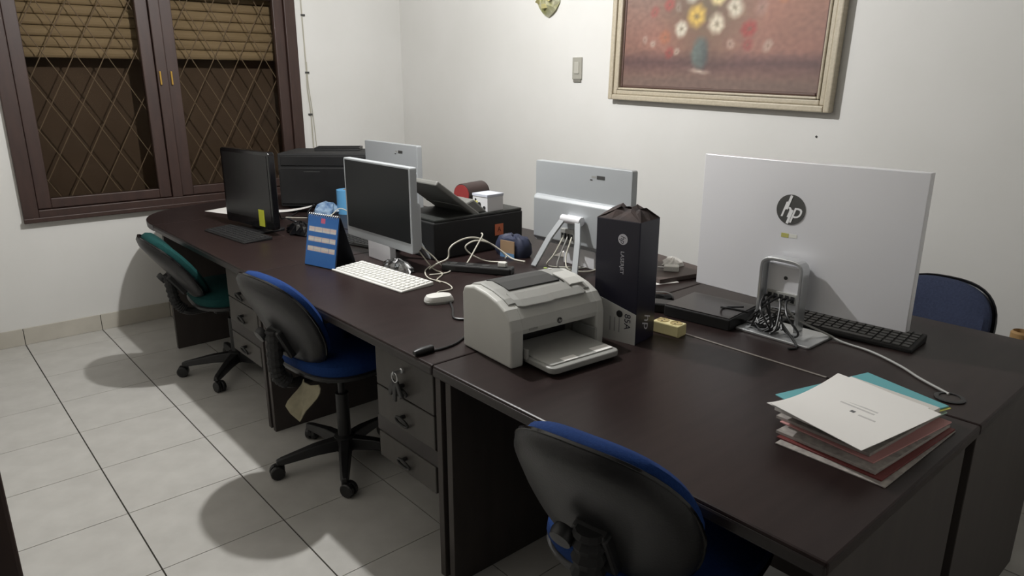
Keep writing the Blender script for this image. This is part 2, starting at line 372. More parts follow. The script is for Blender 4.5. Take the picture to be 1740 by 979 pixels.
# ------------------------------------------------------------------ office chairs
def superell(hx, hy, e=2.8, n=36, cx=0, cy=0):
    out = []
    for k in range(n):
        a = 2*PI*k/n; c, s = math.cos(a), math.sin(a)
        out.append((cx+hx*math.copysign(abs(c)**(2/e), c), cy+hy*math.copysign(abs(s)**(2/e), s)))
    return out
def back_map(y, v, d, z0, LEAN):
    Lx, Lz = -math.sin(LEAN), math.cos(LEAN); Nx, Nz = math.cos(LEAN), math.sin(LEAN)
    dd = d+.55*y*y-.25*(v-.2)**2
    return (-.135+Lx*v+Nx*dd, y, z0+Lz*v+Nz*dd)
def make_chair(loc, rz, fabric, dz, label, spin=0.0, LEAN=math.radians(27), br=1.0):
    ch = tag(empty('office_chair', (loc[0], loc[1], 0), rz), label, 'chair', 'swivel office chairs')
    sz = .405+dz
    so = superell(.225, .235, 3.0, 36, .03, 0)
    def pad(rings, f):
        m_ = MB(); m_.loft([[f(p, sc, d) for p in so] for sc, d in rings]); return m_
    f = lambda p, sc, d: (.03+(p[0]-.03)*sc, p[1]*sc, sz+d-.015*max(0, (p[0]-.1)/.15)**2)
    pad([(.3, -.012), (.85, -.012), (.98, .0), (1.0, .014), (.97, .02), (.3, .021)], f).build('seat_shell', shell_m, ch, smooth=True)
    pad([(.3, .02), (.97, .02), (1.0, .035), (.985, .058), (.9, .075), (.5, .082), (.02, .08)], f).build('seat_cushion', fabric, ch, smooth=True)
    bo = superell(.198, .20, 2.5, 44, 0, .2)
    zb = sz+.04
    g = lambda p, sc, d: back_map(p[0]*sc*(1-.10*max(0, (.2-p[1])/.2)), .2+(p[1]-.2)*sc, d, zb, LEAN)
    def bpad(rings): m_ = MB(); m_.loft([[g(p, sc, d) for p in bo] for sc, d in rings]); return m_
    bpad([(.02, .0), (.6, .0), (.95, .002), (.985, .014), (.975, .032), (.9, .047), (.55, .054), (.02, .054)]).build('back_cushion', fabric, ch, smooth=True)
    sh = bpad([(.02, .0), (1.0, .0), (1.025, .006), (1.035, -.002), (1.0, -.016), (.86, -.03), (.5, -.037), (.02, -.038)]).build('back_shell', shell_m, ch, smooth=True)
    # rim of the shell
    MB().tube([g(p, 1.03, .003) for p in bo]+[g(bo[0], 1.03, .003)], .005, 6).build('shell_rim', blk_gl, sh, smooth=True)
    # L-bar with bellows and knob
    mid = Vector(back_map(0, .17, -.05, zb, LEAN)); low = Vector((-.215, 0, sz-.03))
    pts = smooth_path([(.02, 0, sz-.03), (-.12, 0, sz-.035), low, (low.x-.045, 0, low.z+.06), tuple(mid)], 6)
    MB().tube(pts, .02, 8).build('back_bar', blk_pl, ch, smooth=True)
    bp = smooth_path([tuple(low+Vector((-.01, 0, .01))), (low.x-.047, 0, low.z+.06), tuple(mid+Vector((-.004, 0, .02)))], 12)
    MB().tube(bp, [(.036 if k % 2 else .029)*br for k in range(len(bp))], 12).build('bellows', blk_mt, ch)
    MB().lathe([(.004, 0), (.026, 0), (.028, .01), (.024, .026), (.004, .028)], 14, basis(mid+Vector((-.012, .05, .0)), (0, 1, 0), (math.sin(LEAN), 0, -math.cos(LEAN)), (-math.cos(LEAN), 0, -math.sin(LEAN)))).build('knob', blk_pl, ch, smooth=True)
    bv = [back_map(y_, v_, d_, zb, LEAN) for d_ in (-.06, -.02) for v_ in (.07, .19) for y_ in (-.042, .042)]
    MB().add(bv, [(0, 1, 3, 2), (4, 6, 7, 5), (0, 4, 5, 1), (2, 3, 7, 6), (0, 2, 6, 4), (1, 5, 7, 3)]).build('bracket_cover', blk_pl, ch, bevel=.008)
    box('mechanism', (-.10, .12, -.07, .07, sz-.055, sz-.012), blk_pl, ch, bevel=.008)
    MB().tube([(.06, -.05, sz-.035), (.06, -.2, sz-.04)], .006, 8).build('lever', blk_pl, ch)
    MB().lathe([(.014, sz-.05), (.014, .30), (.026, .30), (.026, .12), (.042, .115), (.045, .06), (.02, .055)], 16).build('gas_column', blk_pl, ch, smooth=True)
    for k in range(5):
        a = spin+2*PI*k/5; M = Matrix.Rotation(a, 4, 'Z')
        lg = MB().loft([[(r, -w_, zt-h_), (r, w_, zt-h_), (r, w_*.7, zt), (r, -w_*.7, zt)] for r, w_, zt, h_ in ((.02, .028, .112, .05), (.12, .024, .105, .04), (.25, .017, .082, .026), (.272, .012, .076, .02))], M).build('base_leg', blk_pl, ch, bevel=.004)
        cs = MB(); cR = Matrix.Rotation(a, 4, 'Z') @ Matrix.Translation((.255, 0, 0)) @ Matrix.Rotation(1.1+k, 4, 'Z') @ Matrix.Translation((-.016, 0, .028))
        for s in (-1, 1):
            cs.lathe([(.004, .004), (.026, .004), (.028, .008), (.028, .019), (.024, .023), (.004, .023)], 14, cR @ basis((0, 0, 0), (1, 0, 0), (0, 0, s), (0, -s, 0)))
        cs.box(-.012, .028, -.006, .006, -.004, .03, cR)
        cs.build('caster', blk_pl, lg, smooth=False)
    return ch
c1 = make_chair((.79, -1.20), math.radians(-5), teal_fab, .0, 'teal office chair farthest away, below the window end of the desks', .28, math.radians(36), .75)
c2 = make_chair((.765, -2.41), math.radians(6), blue_fab, .035, 'blue office chair with a torn seat edge facing the blue calendar', .33, math.radians(27), .85)
c3 = make_chair((.728, -3.955), math.radians(9), blue_fab, .055, 'blue office chair nearest the camera, pushed under the printer desk', .9)
c4 = make_chair((2.10, -3.93), math.radians(176), navy_fab, -.012, 'dark blue office chair behind the largest white computer, by the wall', .2)
# torn lining hanging off the middle chair's seat edge
m_ = MB(); rows = []
for j in range(6):
    rows.append([(-.19+.012*math.sin(i*1.7+j)-.01*j, -.16+.03*i+.006*j-(.0 if i else 0), .425-.028*j*(1-.16*abs(i-2))+.004*math.sin(i*2.3)) for i in range(5)])
vs = [p for r in rows for p in r]+[(p[0]+.004, p[1], p[2]) for r in rows for p in r]
fs = []
for j in range(5):
    for i in range(4):
        a = j*5+i; fs += [(a, a+1, a+6, a+5), (30+a, 30+a+5, 30+a+6, 30+a+1)]
for i in range(4): fs += [(i, 30+i, 31+i, i+1), (25+i, 26+i, 56+i, 55+i)]
for j in range(5): fs += [(j*5, j*5+5, 35+j*5, 30+j*5), (j*5+4, 34+j*5, 39+j*5, j*5+9)]
t_ = m_.add(vs, fs).build('torn_lining', mat('lining', (140, 134, 112), .9, var=.15, scale=30), c2, smooth=True); t_['label'] = 'cream torn lining hanging from the seat'
# see-through wrapping still on the nearest chair's stem
rr = random.Random(3)
w_ = MB().loft([[(-.23+.06*math.cos(a)*(1+.25*rr.random()), .06*math.sin(a)*(1+.3*rr.random())-.0, z) for a in [2*PI*k/14 for k in range(14)]] for z in (.34, .37, .41, .45, .49)], None, False).build('wrapping', film_m, c3); w_['label'] = 'clear plastic wrapping around the back bar'

# ------------------------------------------------------------------ computers
def make_aio(loc, rz, label, dark_screen=True):
    a = tag(empty('silver_computer', (loc[0], loc[1], DZ), rz), label, 'computer', 'silver all-in-one computers')
    MB().prism(rrect(.270, .176, .008, 3), -.012, .02, basis((0, 0, .251), (0, 1, 0), (0, 0, 1), (1, 0, 0))).build('case', silver, a, bevel=.003)
    box('screen', (-.0135, -.011, -.258, .256, .118, .419), scr_m, a)
    MB().loft([[(x, s*.276*k if False else s, z) for s, z in ((-.264*k, .082+q), (.264*k, .082+q), (.264*k, .285-q), (-.264*k, .285-q))] for x, k, q in ((.018, 1, 0), (.034, .99, .006), (.044, .97, .018))]).build('rear_bulge', silver, a, bevel=.003)
    box('badge', (.0195, .0212, .088, .130, .378, .392), dgrey_pl, a); box('badge_text', (.0195, .0208, .060, .082, .381, .389), grey_pl, a)
    box('small_mark', (.0195, .0208, .052, .064, .370, .375), dgrey_pl, a)
    # hinge, strut and foot
    MB().tube([(.066, -.055, .205), (.066, .055, .205)], .018, 12).build('hinge', silver_l, a, smooth=True)
    box('hinge_block', (.04, .07, -.045, .045, .19, .22), silver_l, a, bevel=.004)
    for s in (-1, 1):
        MB().loft([[(x, s*h_, z), (x, s*(h_-w_), z), (x+.007, s*(h_-w_), z+.006), (x+.007, s*h_, z+.006)] for x, z, h_, w_ in ((.070, .206, .055, .03), (.110, .125, .095, .03), (.165, .0, .135, .03))]).build('strut', silver, a, bevel=.002)
    box('port_block', (.04, .058, -.075, .005, .10, .16), grey_pl, a, bevel=.003)
    for k in range(4): box('port', (.057, .0595, -.068+.018*k, -.055+.018*k, .118, .142), blk_mt, a)
    box('foot', (-.012, .02, -.09, .09, 0, .08), silver_l, a, bevel=.004)
    return a
make_aio((1.142, -2.125), 0, 'silver computer showing its dark screen beside the blue calendar')
make_aio((1.735, -2.768), PI, 'silver computer seen from the back between the black printer and toner box')
make_aio((1.715, -1.33), PI, 'silver computer seen from the back beside the big black case, farthest away')

# black computer with a yellow note
bc = tag(empty('black_computer', (.972, -1.12, DZ), math.radians(8.3)), 'black monitor with a yellow note on its lower corner', 'computer')
MB().prism(rrect(.235, .195, .018, 4), -.014, .02, basis((0, 0, .225), (0, 1, 0), (0, 0, 1), (1, 0, 0))).build('case', blk_gl, bc, bevel=.004)
box('screen', (-.0155, -.0135, -.215, .215, .075, .40), scr_black, bc)
box('rear_bulge', (.018, .06, -.13, .13, .10, .33), blk_pl, bc, bevel=.02)
box('neck', (.015, .055, -.04, .04, 0.01, .2), blk_pl, bc, bevel=.006); MB().prism(rrect(.09, .13, .03), 0, .012, Matrix.Translation((.03, 0, 0))).build('stand_base', blk_pl, bc, bevel=.003)
n_ = box('sticky_note', (-.0175, -.0160, -.15, -.10, .04, .125), mat('yellow_note', (196, 200, 60), .7), bc); n_['label'] = 'yellow paper note'

# large white computer with round emblem, seen from the back
hp = tag(empty('white_computer', (1.700, -3.73, DZ), PI), 'largest white computer seen from the back with a round logo', 'computer')
def crown(y): return .012*(1-(y/.355)**2)
N = 24; ring = []
for k in range(N+1):
    y_ = -.355+.71*k/N; ring.append((.016+crown(y_), y_))
secs = []
for z in (.066, .52):
    secs.append([(-.012, .355, z), (-.012, -.355, z)]+[(x, y_, z) for x, y_ in ring])
MB().loft(secs).build('case', silver_l, hp, smooth=True, bevel=.002)
box('screen', (-.0135, -.0115, -.34, .34, .085, .505), scr_black, hp)
lm = basis((.0283, -.023, .373), (0, 1, 0), (0, 0, 1), (1, 0, 0))
lg = MB().lathe([(.0, 0), (.047, 0), (.047, .0015), (.0, .0015)], 40, lm).build('logo_disc', mat('logo_grey', (92, 92, 90), .35, metal=.4), hp)
text('logo_letters', 'hp', .070, lm @ Matrix.Translation((.0, -.003, .0018)), mat('logo_white', (232, 232, 232), .4), lg, .32)
for ax, y0_, y1_ in ((-.0135, 0.0, .046), (.006, -.046, 0.0)):
    MB().box(-.004, .004, y0_, y1_, .0015, .0026, lm @ Matrix.Translation((ax, 0, 0)) @ Matrix.Shear('XZ', 4, (0.0, 0.0)) @ Matrix.Rotation(-.3, 4, 'Z')).build('logo_stroke', MATS['logo_white'], lg)
box('rating_sticker', (.0275, .0288, -.046, -.021, .284, .297), mat('sticker_olive', (176, 172, 96), .6), hp)
box('rating_sticker', (.0275, .0288, -.019, .006, .286, .297), mat('sticker_white', (214, 214, 206), .6), hp)
# arch stand
ap = []
for k in range(13):
    a = PI*k/12; ap.append((.072, .052*math.copysign(abs(math.cos(a))**.5, math.cos(a)), .19+.035*abs(math.sin(a))**.6))
ap = [(.072, .066, .008), (.072, .066, .10)]+[(.072, p[1]*1.27, p[2]) for p in ap]+[(.072, -.066, .10), (.072, -.066, .008)]
rings = []
for i, p in enumerate(ap):
    q0, q1 = ap[max(i-1, 0)], ap[min(i+1, len(ap)-1)]; t = Vector((0, q1[1]-q0[1], q1[2]-q0[2])).normalized(); nn = Vector((0, -t.z, t.y))
    P = Vector(p); rings.append([tuple(P+Vector((sx*.022, 0, 0))+nn*sn*.006) for sx, sn in ((-1, -1), (1, -1), (1, 1), (-1, 1))])
MB().loft(rings).build('stand_arch', alu, hp, bevel=.003)
box('stand_plate', (.03, .066, -.058, .058, .06, .205), silver_l, hp, bevel=.004)
box('port_block', (.066, .074, -.05, .05, .085, .12), grey_pl, hp, bevel=.002)
for k in range(5): box('port', (.0735, .076, -.044+.019*k, -.032+.019*k, .092, .112), blk_mt, hp)
MB().lathe([(.006, 0), (.006, .002)], 12, basis((.066, 0.005, .165), (0, 1, 0), (0, 0, 1), (1, 0, 0))).build('screw', dgrey_pl, hp)
MB().prism(rrect(.078, .122, .006, 3), 0, .008, Matrix.Translation((.108, .038, 0))).build('base_plate', alu, hp, bevel=.002)

# ------------------------------------------------------------------ keyboards
def keyboard(name, c, rz, L_, W_, body, keym, label, rows=6, cols=17, th=.012):
    k = tag(empty(name, (c[0], c[1], DZ), rz), label, 'keyboard')
    MB().loft([[(-W_/2, -L_/2, 0), (W_/2, -L_/2, 0), (W_/2, L_/2, 0), (-W_/2, L_/2, 0)], [(-W_/2, -L_/2, th*.6), (W_/2, -L_/2, th*1.3), (W_/2, L_/2, th*1.3), (-W_/2, L_/2, th*.6)]]).build('case', body, k, bevel=.003)
    m_ = MB(); px, py = (W_-.016)/rows, (L_-.016)/cols
    for i in range(rows):
        j = 0
        while j < cols:
            n = 6 if (i == 0 and j == 4) else 1
            x = -W_/2+.008+px*i; y = -L_/2+.008+py*j; zt = th*.6+th*.7*((x+W_/2)/W_)
            m_.loft([[(x+px*.06, y+py*.07, zt-.003), (x+px*.94, y+py*.07, zt-.003), (x+px*.94, y+py*(n-.07), zt-.001), (x+px*.06, y+py*(n-.07), zt-.001)], [(x+px*.14, y+py*.12, zt+.004), (x+px*.86, y+py*.12, zt+.005), (x+px*.86, y+py*(n-.12), zt+.005), (x+px*.14, y+py*(n-.12), zt+.004)]])
            j += n
    q = m_.build('keycaps', keym, k); q['kind'] = 'stuff'
    return k
keyboard('keyboard', (.987, -2.375), math.radians(4.5), .475, .155, white_pl, mat('white_keys', (208, 208, 204), .5), 'white keyboard in front of the silver computer')
keyboard('keyboard', (.862, -1.19), math.radians(4.5), .45, .15, blk_pl, blk_mt, 'black keyboard in front of the monitor with the yellow note')
keyboard('keyboard', (1.765, -3.865), math.radians(4), .46, .145, blk_mt, dgrey_pl, 'black keyboard behind the largest white computer', th=.018)
keyboard('keyboard', (1.262, -1.80), math.radians(14), .44, .14, blk_mt, blk_pl, 'dark keyboard lying behind the dark screened silver computer')

# ------------------------------------------------------------------ blue tent calendar
cal = tag(empty('desk_calendar', (.93, -2.055, DZ), math.radians(14.5)), 'blue tent desk calendar beside the white keyboard', 'calendar')
CH = .215; fx0, fx1, rx = -.055, .065, -.012
def slab(p0, p1, hw, th, M=None):
    d = Vector((p1[0]-p0[0], 0, p1[1]-p0[1])).normalized(); n_ = Vector((-d.z, 0, d.x))*th
    return MB().add([(p0[0], -hw, p0[1]), (p0[0], hw, p0[1]), (p1[0], hw, p1[1]), (p1[0], -hw, p1[1])]+[(p[0]+n_.x, y_, p[1]+n_.z) for p, y_ in ((p0, -hw), (p0, hw), (p1, hw), (p1, -hw))], [(3, 2, 1, 0), (4, 5, 6, 7), (0, 1, 5, 4), (1, 2, 6, 5), (2, 3, 7, 6), (3, 0, 4, 7)])
slab((fx0, 0), (rx, CH), .095, -.002).build('front_board', mat('calendar_navy', (24, 34, 58), .6), cal)
slab((fx1, 0), (rx+.004, CH), .095, .002).build('back_board', mat('calendar_dark', (26, 27, 32), .6), cal)
slab((fx0, .0), (fx1, .0), .095, .002).build('bottom_board', MATS['calendar_dark'], cal)
BL = (40, 96, 160)
def cal_col(u, v):
    # u across, v up
    if u < .03 or u > .97: return BL
    if v > .86 and abs(u-.5) < .07 and v < .95: return (190, 90, 120)
    for r0 in (.72, .53, .34):
        if r0-.05 < v < r0+.045 and .06 < u < .94:
            cu = (u*4) % 1.0; h = math.sin(u*131.0+r0*17)*math.sin(v*190.0)
            if cu < .06 or cu > .94: return (120, 140, 176)
            return (196, 128, 120) if (h < -.72) else ((202, 196, 188) if h > -.3 else (172, 164, 158))
    return BL if v > .12 else (38, 94, 160)
dv = Vector((rx-fx0, 0, CH)); dn = Vector((-CH, 0, rx-fx0)).normalized()*.0025
colour_grid('calendar_page', 64, 72, lambda u, v: tuple(Vector((fx0, .093-.186*u, 0))+dv*(.02+.97*v)+dn), cal_col, attr_mat('calendar_print', .55), cal)
m_ = MB()
for k in range(15):
    y_ = -.085+k*.170/14
    m_.tube([(rx+.0+.008*math.cos(a), y_, CH-.002+.008*math.sin(a)) for a in [2*PI*q/10 for q in range(11)]], .0009, 5)
m_.build('spiral_binding', alu, cal)

# ------------------------------------------------------------------ white laser printer
pr = tag(empty('laser_printer', (.940, -3.325, DZ), math.radians(-4.5)), 'white and grey laser printer with its paper tray folded out', 'printer')
HW = .172
prof = [(.118, .0), (.120, .165), (.110, .186), (.06, .196), (.0, .190), (-.05, .178), (-.09, .160), (-.112, .136), (-.120, .105), (-.120, .0)]
inn = [(.118, .09), (.120, .165), (.110, .186), (.06, .196), (.0, .190), (-.05, .178), (-.09, .160), (-.112, .136), (-.118, .105), (-.114, .09)]
def extr(p, xa, xb): return MB().loft([[(xa, q[0], q[1]) for q in p], [(xb, q[0], q[1]) for q in p]])
extr(prof, -HW, -.128).build('side_cheek', cream_pl, pr, bevel=.007, seg=3)
extr(prof, .140, HW).build('side_cheek', cream_pl, pr, bevel=.007, seg=3)
extr(inn, -.132, .145).build('front_cover', cream_pl, pr, bevel=.003)
box('rear_wall', (-.13, .142, .02, .117, .0, .1), dgrey_pl, pr); box('inner_floor', (-.13, .142, -.10, .03, 0, .012), dgrey_pl, pr)
# grey top panel with output recess
tp = [(.104, .1885), (.06, .198), (.0, .192), (-.055, .1785), (-.075, .169)]
MB().loft([[(x, q[0], q[1]+h_) for q in tp]+[(x, q[0], q[1]+h_-.004) for q in reversed(tp)] for x, h_ in ((-.148, .001), (-.14, .0025), (.14, .0025), (.148, .001))]).build('top_panel', grey_pl, pr)
rec = [(.088, .194), (.06, .1985), (.03, .1975), (-.022, .190)]
MB().loft([[(x, q[0], q[1]+.0035) for q in rec]+[(x, q[0], q[1]-.004) for q in reversed(rec)] for x in (-.108, .078)]).build('output_slot', blk_pl, pr)
fl = [(.02, .1975), (-.03, .191), (-.062, .181)]
MB().loft([[(x, q[0]-.006*(1 if k in (0, 3) else 0), q[1]+.006) for q in fl]+[(x, q[0], q[1]+.002) for q in reversed(fl)] for k, x in enumerate((.082, .09, .128, .136))]).build('control_cover', cream_pl, pr, bevel=.001)
fp = [(-.045, .1825), (-.075, .171), (-.098, .158)]
MB().loft([[(x, q[0]-o_, q[1]+.007) for q in fp]+[(x, q[0]-o_, q[1]+.0025) for q in reversed(fp)] for x, o_ in ((-.125, -.012), (-.11, 0), (-.02, .004), (.0, -.002), (.11, -.002), (.125, -.012))]).build('output_flap', grey_pl, pr, bevel=.001)
for x, m2 in ((.112, mat('button_green', (150, 170, 80), .5)), (.118, white_pl)):
    MB().lathe([(.006, 0), (.006, .002), (.0, .003)], 12, Matrix.Translation((x, .07 if m2 is white_pl else .085, .199))).build('button', m2, pr)
lm2 = basis((.0, -.1185, .108), (1, 0, 0), (0, 0, 1), (0, -1, 0))
MB().lathe([(.0, 0), (.0085, 0), (.0085, .0012), (.0, .0012)], 20, lm2).build('logo_disc', dgrey_pl, pr)
text('logo_letters', 'hp', .011, lm2 @ Matrix.Translation((0, 0, .0015)), white_pl, pr, .3, .0002)
MB().prism(rrect(.125, .10, .02, 5, .005, -.135), .008, .026).build('paper_tray', grey_pl, pr, bevel=.004)
tr = MB().prism(rrect(.115, .098, .006, 3, .005, -.117), .0262, .029).build('tray_cover', mat('tray_grey', (172, 172, 168), .4), pr)
box('paper_label', (-.06, -.01, -.2145, -.19, .0292, .0297), paper_m, pr); box('paper_label', (.055, .118, -.2145, -.182, .0292, .0297), paper_m, pr)
box('paper_guide', (.128, .136, -.13, -.03, .02, .06), grey_pl, pr, bevel=.002); box('paper_guide', (-.126, -.118, -.13, -.03, .02, .05), grey_pl, pr, bevel=.002)
box('badge_text', (-.11, -.08, -.1205, -.1195, .10, .106), grey_pl, pr)

# ------------------------------------------------------------------ tall toner box
tbm = mat('toner_box_card', (27, 26, 42), .35, rgb2=(34, 32, 50), scale=3)
tb = tag(empty('toner_box', (1.203, -3.450, DZ), math.radians(9)), 'tall black toner carton with a torn open top beside the laser printer', 'box')
bw, bd, bh = .056, .074, .37
box('carton', (-bw, bw, -bd, bd, 0, bh), tbm, tb, bevel=.002)
rr = random.Random(11)
fm = mat('torn_card', (44, 36, 36), .85, rgb2=(66, 52, 48), scale=30)
for (a0, a1, out) in (((-bw, -bd), (bw, -bd), (0, 1)), ((-bw, bd), (-bw, -bd), (1, 0)), ((bw, bd), (-bw, bd), (0, -1)), ((bw, -bd), (bw, bd), (-1, 0))):
    n = 7; lo_, mi_, hi_ = [], [], []
    for i in range(n):
        t = i/(n-1); x, y_ = a0[0]+(a1[0]-a0[0])*t, a0[1]+(a1[1]-a0[1])*t; k = math.sin(PI*t)**.4 if 0 < t < 1 else 0
        h1, h2 = .014+.012*rr.random(), .02+.022*rr.random()
        lo_.append((x*.99, y_*.99, bh)); mi_.append((x+out[0]*.025*k, y_+out[1]*.025*k, bh+h1*k)); hi_.append((x+out[0]*(.05+.02*rr.random())*k, y_+out[1]*(.05+.02*rr.random())*k, bh+h2*k))
    vs = lo_+mi_+hi_; fs = []
    for j in range(2):
        for i in range(n-1): fs.append((j*n+i, j*n+i+1, (j+1)*n+i+1, (j+1)*n+i))
    o = MB().add(vs, fs).build('torn_flap', fm, tb); md = o.modifiers.new('solid', 'SOLIDIFY'); md.thickness = .0012
L1 = basis((-bw-.0006, 0, 0), (0, 0, -1), (0, -1, 0), (-1, 0, 0))   # text runs downwards on the left face
lt = mat('box_print', (206, 206, 214), .5)
MB().lathe([(.0, 0), (.016, 0), (.016, .0006), (.0, .0006)], 28, L1 @ Matrix.Translation((-.315, .018, 0))).build('logo_disc', lt, tb)
text('logo_letters', 'hp', .024, L1 @ Matrix.Translation((-.315, .018, .0009)), tbm, tb, .3, .0001)
text('box_lettering', 'LASERJET', .017, L1 @ Matrix.Translation((-.245, .018, .0003)), lt, tb, 0, .0001)
wl = MB().add([(-bw-.0008, bd, .0), (-bw-.0008, -bd, .0), (-bw-.0008, -bd, .095), (-bw-.0008, bd, .135), (-bw, bd, .0), (-bw, -bd, .0), (-bw, -bd, .095), (-bw, bd, .135)], [(0, 3, 2, 1), (4, 5, 6, 7), (0, 1, 5, 4), (1, 2, 6, 5), (2, 3, 7, 6), (3, 0, 4, 7)]).build('white_label', mat('box_label_white', (190, 190, 186), .5), tb)
L1b = basis((-bw-.0014, 0, 0), (0, -1, 0), (0, 0, 1), (-1, 0, 0))
text('box_number', '85A', .03, L1 @ Matrix.Translation((-.068, .045, .0008)), tbm, tb, 0, .0001)
MB().lathe([(.0, 0), (.011, 0), (.011, .0003), (.0, .0003)], 20, L1b @ Matrix.Translation((.018, .088, 0))).build('colour_dot', blk_mt, tb)
for k in range(3): box('fine_print', (-bw-.0012, -bw-.0007, -.02-.0+.016*k, -.016+.016*k, .03, .075), mat('fine_print_grey', (150, 150, 148), .7), tb)
L2 = basis((0, -bd-.0006, 0), (0, 0, -1), (1, 0, 0), (0, -1, 0))
text('side_letters', 'hp', .05, L2 @ Matrix.Translation((-.062, .008, .0)), lt, tb, .3, .0001)

# ------------------------------------------------------------------ double socket
sk = tag(empty('double_socket', (1.325, -3.532, DZ), math.radians(6)), 'cream double power socket beside the toner carton', 'socket')
box('body', (-.024, .024, -.047, .047, 0, .038), cream_m, sk, bevel=.004)
for y_ in (-.023, .023):
    MB().lathe([(.019, 0), (.019, .0014), (.016, .0016), (.016, .0004), (.0, .0004)], 24, Matrix.Translation((0, y_, .038))).build('outlet', mat('cream_dark', (178, 160, 110), .5), sk, smooth=True)
    for s in (-1, 1): MB().lathe([(.0, .0006), (.0025, .0006), (.0025, .0012), (0, .0012)], 8, Matrix.Translation((s*.007, y_, .038))).build('contact_hole', blk_mt, sk)

# ------------------------------------------------------------------ slim black box and small black gear behind the carton
fb = tag(empty('slim_black_box', (1.565, -3.52, DZ), math.radians(6)), 'slim black box lying flat beside the white computer base', 'box')
box('body', (-.10, .10, -.118, .118, 0, .038), blk_pl, fb, bevel=.004); box('lid', (-.096, .096, -.114, .114, .0381, .0415), mat('lid_lit_brown', (40, 36, 35), .32), fb, bevel=.001)  # lid browner than the black body: light on its top put into the colour
bm_ = tag(empty('black_mouse', (1.56, -3.31, DZ), math.radians(60)), 'shiny black mouse behind the toner carton', 'mouse')
MB().loft([[(x*s, y_*s, z) for x, y_ in superell(.034, .056, 2.3, 24)] for s, z in ((.92, 0), (1, .008), (.97, .02), (.8, .032), (.45, .038), (.02, .039))]).build('shell', blk_gl, bm_, smooth=True)
MB().tube([(0, .03, .0385), (0, .015, .041)], .006, 10).build('scroll_wheel', dgrey_pl, bm_)
pa = tag(empty('power_adapter', (1.50, -3.395, DZ), math.radians(25)), 'black power adapter brick between toner carton and slim black box', 'adapter')
box('brick', (-.03, .03, -.055, .055, 0, .034), blk_pl, pa, bevel=.006); MB().tube(smooth_path([(0, .055, .015), (.01, .09, .012), (.05, .11, .006), (.08, .08, .005)]), .003, 6).build('cord', blk_pl, pa, smooth=True)
# brown board with white bits on it
bd_ = tag(box('brown_board', (-.14, .14, -.215, .215, 0, .018), mat('board_brown', (74, 62, 58), .55, var=.1), None, .002), 'brown board lying by the wall edge under white scraps', 'board'); bd_.location = (1.935, -2.985, DZ); bd_.rotation_euler = (0, 0, math.radians(-12))
def crumple(name, c, r, h, m_, label, cat, seed, rz=0, n=18):
    q = random.Random(seed); rings = []
    for s, z in ((.75, 0), (1.0, .12), (.9, .45), (.6, .8), (.2, .95), (.02, 1.0)):
        rings.append([(s*r[0]*math.cos(2*PI*k/n)*(1+.35*(q.random()-.5)), s*r[1]*math.sin(2*PI*k/n)*(1+.35*(q.random()-.5)), max(0, h*(z+.25*(q.random()-.5)*(0 if z == 0 else 1)))) for k in range(n)])
    o = MB().loft(rings).build(name, m_); o.location = c; o.rotation_euler = (0, 0, rz); return tag(o, label, cat)
crumple('crumpled_paper', (1.975, -3.06, DZ+.018), (.055, .04), .035, paper_m, 'crumpled white paper on the brown board', 'paper', 5, .4)
wa = tag(empty('white_adapter', (1.90, -3.11, DZ+.018), .6), 'small white plug lying on the brown board', 'plug'); box('body', (-.022, .022, -.03, .03, 0, .022), white_pl, wa, bevel=.004); MB().tube([(0, .03, .011), (0, .055, .011)], .004, 8).build('prong', alu, wa)
def sheet(name, c, rz, L_, W_, label, curl=0.0, m2=paper_m, cat='paper', th=.0012):
    n = 10; top = []; 
    for i in range(n+1):
        t = i/n; top.append((-L_/2+L_*t, curl*(t**2)))
    vs = [(x, s*W_/2, z+th) for x, z in top for s in (-1, 1)]+[(x, s*W_/2, z) for x, z in top for s in (-1, 1)]; fs = []; o_ = 2*(n+1)
    for i in range(n): fs += [(2*i, 2*i+2, 2*i+3, 2*i+1), (o_+2*i, o_+2*i+1, o_+2*i+3, o_+2*i+2), (2*i, o_+2*i, o_+2*i+2, 2*i+2), (2*i+1, 2*i+3, o_+2*i+3, o_+2*i+1)]
    fs += [(0, 1, o_+1, o_), (2*n, o_+2*n, o_+2*n+1, 2*n+1)]
    o = MB().add(vs, fs).build(name, m2); o.location = (c[0], c[1], c[2] if len(c) > 2 else DZ); o.rotation_euler = (0, 0, rz); return tag(o, label, cat)
sheet('paper_sheet', (1.15, -.42), math.radians(20), .297, .21, 'white sheet of paper below the window, left of the black monitor')
sheet('paper_sheet', (1.375, -.725), math.radians(-44), .24, .09, 'curled white paper strip in front of the big black case', .035)
sheet('paper_sheet', (1.905, -2.655), math.radians(-70), .27, .19, 'white sheet of paper beneath the middle silver computer', .002)
sheet('paper_sheet', (1.775, -3.12), math.radians(-20), .16, .11, 'small white sheet right behind the toner carton', 0)

# ------------------------------------------------------------------ big black case by the window
bk = tag(empty('black_case', (1.69, -.645, DZ), math.radians(-44)), 'big black desktop case lying near the window corner', 'computer case')
box('body', (-.28, .28, -.175, .175, .012, .335), blk_mt, bk, bevel=.008); box('front_panel', (-.27, .27, -.183, -.174, .03, .25), blk_pl, bk, bevel=.004)
box('drive_flap', (-.26, .26, -.181, -.174, .262, .32), blk_pl, bk, bevel=.003)
box('indicator', (-.12, -.02, -.184, -.1825, .225, .229), dgrey_pl, bk)
for x in (-.23, .23):
    for y_ in (-.13, .13): MB().lathe([(.018, 0), (.02, .012)], 12, Matrix.Translation((x, y_, 0))).build('foot', blk_mt, bk)
tr_ = tag(empty('black_tray', (1.77, -.60, DZ+.335), math.radians(-38)), 'thin black tray lying on the big black case', 'tray')
box('base', (-.14, .14, -.07, .07, 0, .006), blk_pl, tr_, bevel=.002)
